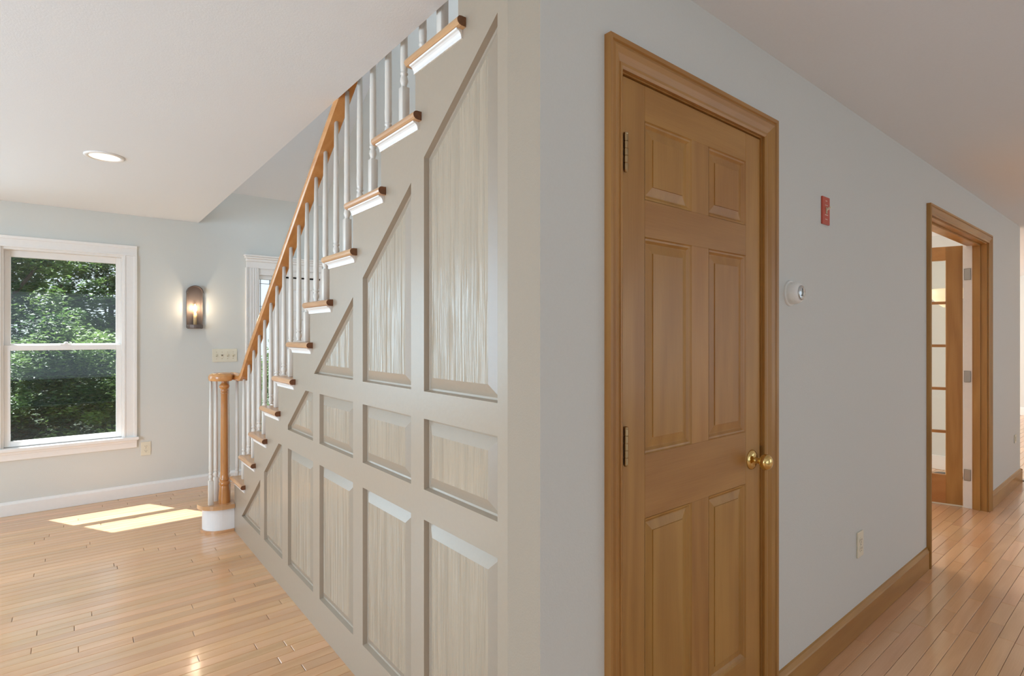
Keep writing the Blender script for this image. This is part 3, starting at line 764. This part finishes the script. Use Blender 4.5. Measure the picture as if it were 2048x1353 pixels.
# emergency switch, red plate
rx, rz = 2.423, 1.876
t = root('switch_plate', (rx, YW, rz), 'red emergency switch plate with ivory toggle high on the hall wall', 'light switch')
bm = bmesh.new(); bx(bm, rx - .036, rx + .036, YW - .007, YW, rz - .057, rz + .057, .002, 2); bobj('cover_plate', bm, RED, t)
for z_, hw in ((.040, .008), (.022, .014), (-.018, .015), (-.036, .011)): box('printed_line', rx - hw, rx + hw, YW - .0078, YW - .007, rz + z_ - .0018, rz + z_ + .0018, plain('pale_print', (225, 190, 175), .5), t)
bm = bmesh.new(); bx(bm, rx - .006, rx + .006, YW - .009, YW - .007, rz - .012, rz + .014); bobj('toggle_surround', bm, plain('worn_plastic', (188, 176, 150), .4), t)
bm = bmesh.new(); bx(bm, rx - .0045, rx + .0045, YW - .024, YW - .008, rz + .0, rz + .008, .001)
for v in bm.verts:
    if v.co.y < YW - .016: v.co.z += .008
bobj('toggle', bm, IVORY, t)
# thermostat
tx, tz = 2.10, 1.518
t = root('thermostat', (tx, YW, tz), 'round white dial thermostat on the hall wall beside the door casing', 'thermostat')
bm = bmesh.new(); lathe(bm, [(.048, 0), (.048, -.005), (.046, -.007)], (tx, YW, tz), 'Y', 40); bobj('base_ring', bm, WPL, t, smooth=True).data.set_sharp_from_angle(angle=.6)
bm = bmesh.new(); lathe(bm, [(.0415, -.007), (.0415, -.015), (.0405, -.016), (.0415, -.017), (.0405, -.030), (.036, -.038), (.031, -.042), (.028, -.043)], (tx, YW, tz), 'Y', 40); bobj('body', bm, WPL, t, smooth=True).data.set_sharp_from_angle(angle=.6)
bm = bmesh.new(); lathe(bm, [(.028, -.043), (.0275, -.046), (.024, -.048), (.001, -.0485)], (tx, YW, tz), 'Y', 40); bobj('dial_lens', bm, CHROME, t, smooth=True)
bm = bmesh.new(); bx(bm, tx - .0015, tx + .0015, YW - .0492, YW - .0486, tz - .012, tz + .016); bx(bm, tx - .014, tx + .002, YW - .0492, YW - .0486, tz - .012, tz - .009); bobj('pointer', bm, SLOT, t)

# recessed ceiling light
lx, ly = .14, 3.815
t = root('ceiling_light', (lx, ly, CZ), 'round recessed ceiling light with white trim, lit, above the left room', 'ceiling light')
bm = bmesh.new(); lathe(bm, [(.095, 0), (.095, -.004), (.084, -.009), (.072, -.006), (.070, -.001)], (lx, ly, CZ), 'Z', 40); bobj('trim_ring', bm, WHITE, t, smooth=True)
bm = bmesh.new(); lathe(bm, [(.072, -.0015), (.072, -.005), (.001, -.0052)], (lx, ly, CZ), 'Z', 40); bobj('diffuser', bm, plain('lit_diffuser', (255, 246, 226), .5, emit=1.0), t)

# wall sconce
qx, q0, q1 = .846, 1.425, 1.795
t = root('wall_sconce', (qx, YB, q0), 'pewter wall sconce with arched top and a lit candle bulb', 'wall lamp')
hw = .058; ar = [(hw * math.cos(PI * i / 14), q1 - hw + hw * math.sin(PI * i / 14)) for i in range(15)]
bm = bmesh.new(); prism(bm, [(qx - hw, q0), (qx + hw, q0)] + [(qx + a, b) for a, b in ar], YB - .006, YB, 'Y'); bobj('back_plate', bm, PEW, t)
bm = bmesh.new()   # front band following the outline
for s in (-1, 1): bx(bm, qx + s * (hw + .006), qx + s * hw, YB - .018, YB - .001, q0, q1 - hw, .001)
ao = [((hw + .008) * math.cos(PI * i / 14), q1 - hw + (hw + .008) * math.sin(PI * i / 14)) for i in range(15)]
prism(bm, [(qx + a, b) for a, b in ao] + [(qx + a, b) for a, b in ar[::-1]], YB - .05, YB - .002, 'Y')
bobj('side_band', bm, PEW, t)
bm = bmesh.new(); lathe(bm, [(.058, 0), (.062, .006), (.062, .034), (.058, .034), (.056, .008), (.02, .006)], (qx, YB - .03, q0 - .006), 'Z', 24, cap=False); bobj('pan', bm, PEW, t)
bm = bmesh.new(); lathe(bm, [(.014, 0), (.014, .10), (.010, .104), (.007, .112)], (qx, YB - .035, q0 + .028), 'Z', 16); bobj('candle_sleeve', bm, plain('candle_cream', (222, 190, 140), .5), t, smooth=True)
bm = bmesh.new(); lathe(bm, [(.006, 0), (.012, .014), (.0135, .028), (.010, .048), (.004, .064), (.001, .070)], (qx, YB - .035, q0 + .142), 'Z', 16); bobj('flame_bulb', bm, plain('bulb_glow', (255, 214, 160), .4, emit=45), t, smooth=True)
pl = bpy.data.lights.new('sconce_light', 'POINT'); pl.energy = 2.6; pl.color = (1, .8, .58); pl.shadow_soft_size = .012
plo = bpy.data.objects.new('sconce_light', pl); COL.objects.link(plo); plo.location = (qx, YB - .052, q0 + .18)

# floor lamp and cable in the study
fx, fy = 6.54, 1.40
t = root('floor_lamp', (fx, fy, 0), 'standing lamp with cream bowl shade seen through the glazed door', 'lamp')
bm = bmesh.new(); lathe(bm, [(.12, 0), (.12, .012), (.10, .02), (.02, .03)], (fx, fy, 0), n=28); bobj('base', bm, plain('dark_grey_metal', (70, 72, 72), .4, .8), t)
bm = bmesh.new(); lathe(bm, [(.01, .02), (.01, 1.645)], (fx, fy, 0), n=12); bobj('pole', bm, plain('dark_grey_metal', (70, 72, 72), .4, .8), t)
bm = bmesh.new(); lathe(bm, [(.03, 1.63), (.07, 1.66), (.12, 1.715), (.165, 1.80), (.163, 1.802), (.118, 1.719), (.07, 1.666)], (fx, fy, 0), n=36, cap=False)
bobj('lamp_shade', bm, plain('shade_glow', (250, 232, 196), .5, emit=.35), t, smooth=True)
bm = bmesh.new(); c = [Vector((6.38, 1.40, .02)), Vector((6.33, 1.47, .03)), Vector((6.35, 1.55, .008)), Vector((6.45, 1.68, .006)), Vector((6.6, 1.85, .006)), Vector((6.78, 2.0, .006))]
sweep(bm, c, [(.004 * math.cos(2 * PI * i / 6), .004 * math.sin(2 * PI * i / 6)) for i in range(6)])
bobj('cord', bm, plain('dark_cord', (45, 45, 42), .5), t)
# floor transition strip at end of the hall
o = box('floor_strip', 6.86, 6.92, .2, .93, 0, .006, plain('bronze_strip', (96, 78, 62), .4, .5), None, .002)
tag(o, 'dark metal strip across the hardwood at the end of the hall', 'threshold')

# ------------------------------------------------------------------ outdoors: lawn and trees
g = box('ground', -30, 30, 5.9, 45, -.75, -.6, plain('lawn', (40, 52, 28), .9, bump=1, scale=8)); tag(g, kind='structure')
BARK = plain('bark', (66, 54, 44), .9, bump=1, scale=20)
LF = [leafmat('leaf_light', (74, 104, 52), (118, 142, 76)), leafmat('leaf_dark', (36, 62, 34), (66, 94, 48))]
def leaf_cloud(n, rx_, ry_, rz_, size, seed, hollow=.35):
    rnd = random.Random(seed); verts, faces = [], []
    nb = 70; blobs = []
    for i in range(nb):
        while True:
            p = Vector((rnd.uniform(-1, 1), rnd.uniform(-1, 1), rnd.uniform(-1, 1)))
            if hollow < p.length < 1: break
        blobs.append((Vector((p.x * rx_, p.y * ry_, p.z * rz_)), rnd.uniform(.22, .55)))
    for i in range(n):
        c, r = rnd.choice(blobs); d = Vector((rnd.gauss(0, 1), rnd.gauss(0, 1), rnd.gauss(0, .8))).normalized() * r * rnd.uniform(.3, 1) ** .5
        p = c + d; q = Matrix.Rotation(rnd.uniform(0, 6.28), 3, 'Z') @ Matrix.Rotation(rnd.uniform(-.9, .9), 3, 'X') @ Matrix.Rotation(rnd.uniform(-.6, .6), 3, 'Y')
        s = size * rnd.uniform(.6, 1.3); b = len(verts)
        for v in ((-.5, 0, 0), (0, -.28, .04), (.5, 0, -.06), (0, .28, .04)): verts.append(p + q @ (Vector(v) * s))
        faces.append((b, b + 1, b + 2, b + 3))
    me = bpy.data.meshes.new('foliage'); me.from_pydata([tuple(v) for v in verts], [], faces); return me
clouds = []
for i in range(3):
    for j, m in enumerate(LF):
        me = leaf_cloud(15000, 2.2, 1.6, 2.9, .12, 40 + i * 7 + j); me.materials.append(m); clouds.append(me)
def trunk_bm(h, r, seed):
    rnd = random.Random(seed); bm = bmesh.new(); pts = [Vector((0, 0, -.3))]
    for i in range(1, 7): pts.append(Vector((rnd.uniform(-.12, .12), rnd.uniform(-.12, .12), h * i / 6)))
    for i in range(6):
        a, b = pts[i], pts[i + 1]; ra, rb = r * (1 - i * .12), r * (1 - (i + 1) * .12)
        M = lambda p, rr: [bm.verts.new(p + Vector((rr * math.cos(t), rr * math.sin(t), 0))) for t in [2 * PI * k / 8 for k in range(8)]]
        A = M(a, ra) if i == 0 else B; B = M(b, rb)
        for k in range(8): bm.faces.new((A[k], A[(k + 1) % 8], B[(k + 1) % 8], B[k]))
    for q in range(6):
        z = h * rnd.uniform(.35, .95); a = rnd.uniform(0, 6.28); L = rnd.uniform(.8, 1.7)
        p = Vector((0, 0, z)); sweep(bm, [p, p + Vector((math.cos(a), math.sin(a), .5)) * L * .5, p + Vector((math.cos(a), math.sin(a), .9)) * L], [(.03, 0), (0, .03), (-.03, 0), (0, -.03)])
    return bm
trees = [(-1.9, 13.2, 2.9, 0), (6.3, 13.2, 2.9, 0), (.8, 18.8, 3.3, 1), (-5.2, 18.8, 3.3, 1), (8.6, 18.8, 3.3, 1), (-2.2, 24.6, 4.0, 1)]
names = ['light green leafy tree nearest the window', 'light green leafy tree standing apart, right of the sidelight view', 'dark tree behind, in the middle of the window view', 'dark tree behind, far left outside the window',
         'dark tree behind, far right beyond the sidelight', 'tallest dark tree at the back of the wood']
for i, (x, y_, cz, kind) in enumerate(trees):
    t = root('tree', (x, y_, -.6), names[i], 'tree', 'trees beyond the window')
    s = cz / 3.1
    bm = trunk_bm(3.4 * s, .13, i)
    bmesh.ops.translate(bm, verts=bm.verts, vec=(x, y_, -.6)); bobj('trunk', bm, BARK, t)
    for j in range(2):
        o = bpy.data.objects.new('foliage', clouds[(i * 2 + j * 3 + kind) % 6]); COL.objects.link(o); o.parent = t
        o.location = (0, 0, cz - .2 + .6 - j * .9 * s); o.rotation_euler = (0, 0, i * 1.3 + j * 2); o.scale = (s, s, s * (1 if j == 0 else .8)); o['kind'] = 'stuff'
# understorey shrubs along the wood edge
for i, (x, y_) in enumerate([(-3.3, 9.6), (-.05, 9.4), (3.6, 9.6)]):
    t = root('shrub', (x, y_, -.6), ['broad shrub left of the window view', 'broad shrub filling the bottom of the window view', 'broad shrub beyond the entry sidelight'][i], 'shrub', 'shrubs at the edge of the wood')
    for j in range(3):
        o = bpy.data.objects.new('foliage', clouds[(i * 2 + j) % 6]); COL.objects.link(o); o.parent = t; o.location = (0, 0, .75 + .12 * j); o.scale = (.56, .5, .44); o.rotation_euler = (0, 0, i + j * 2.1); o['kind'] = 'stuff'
    bm = bmesh.new(); lathe(bm, [(.03, -.05), (.02, .9)], (x, y_, -.6), n=8); bobj('stem', bm, BARK, t)
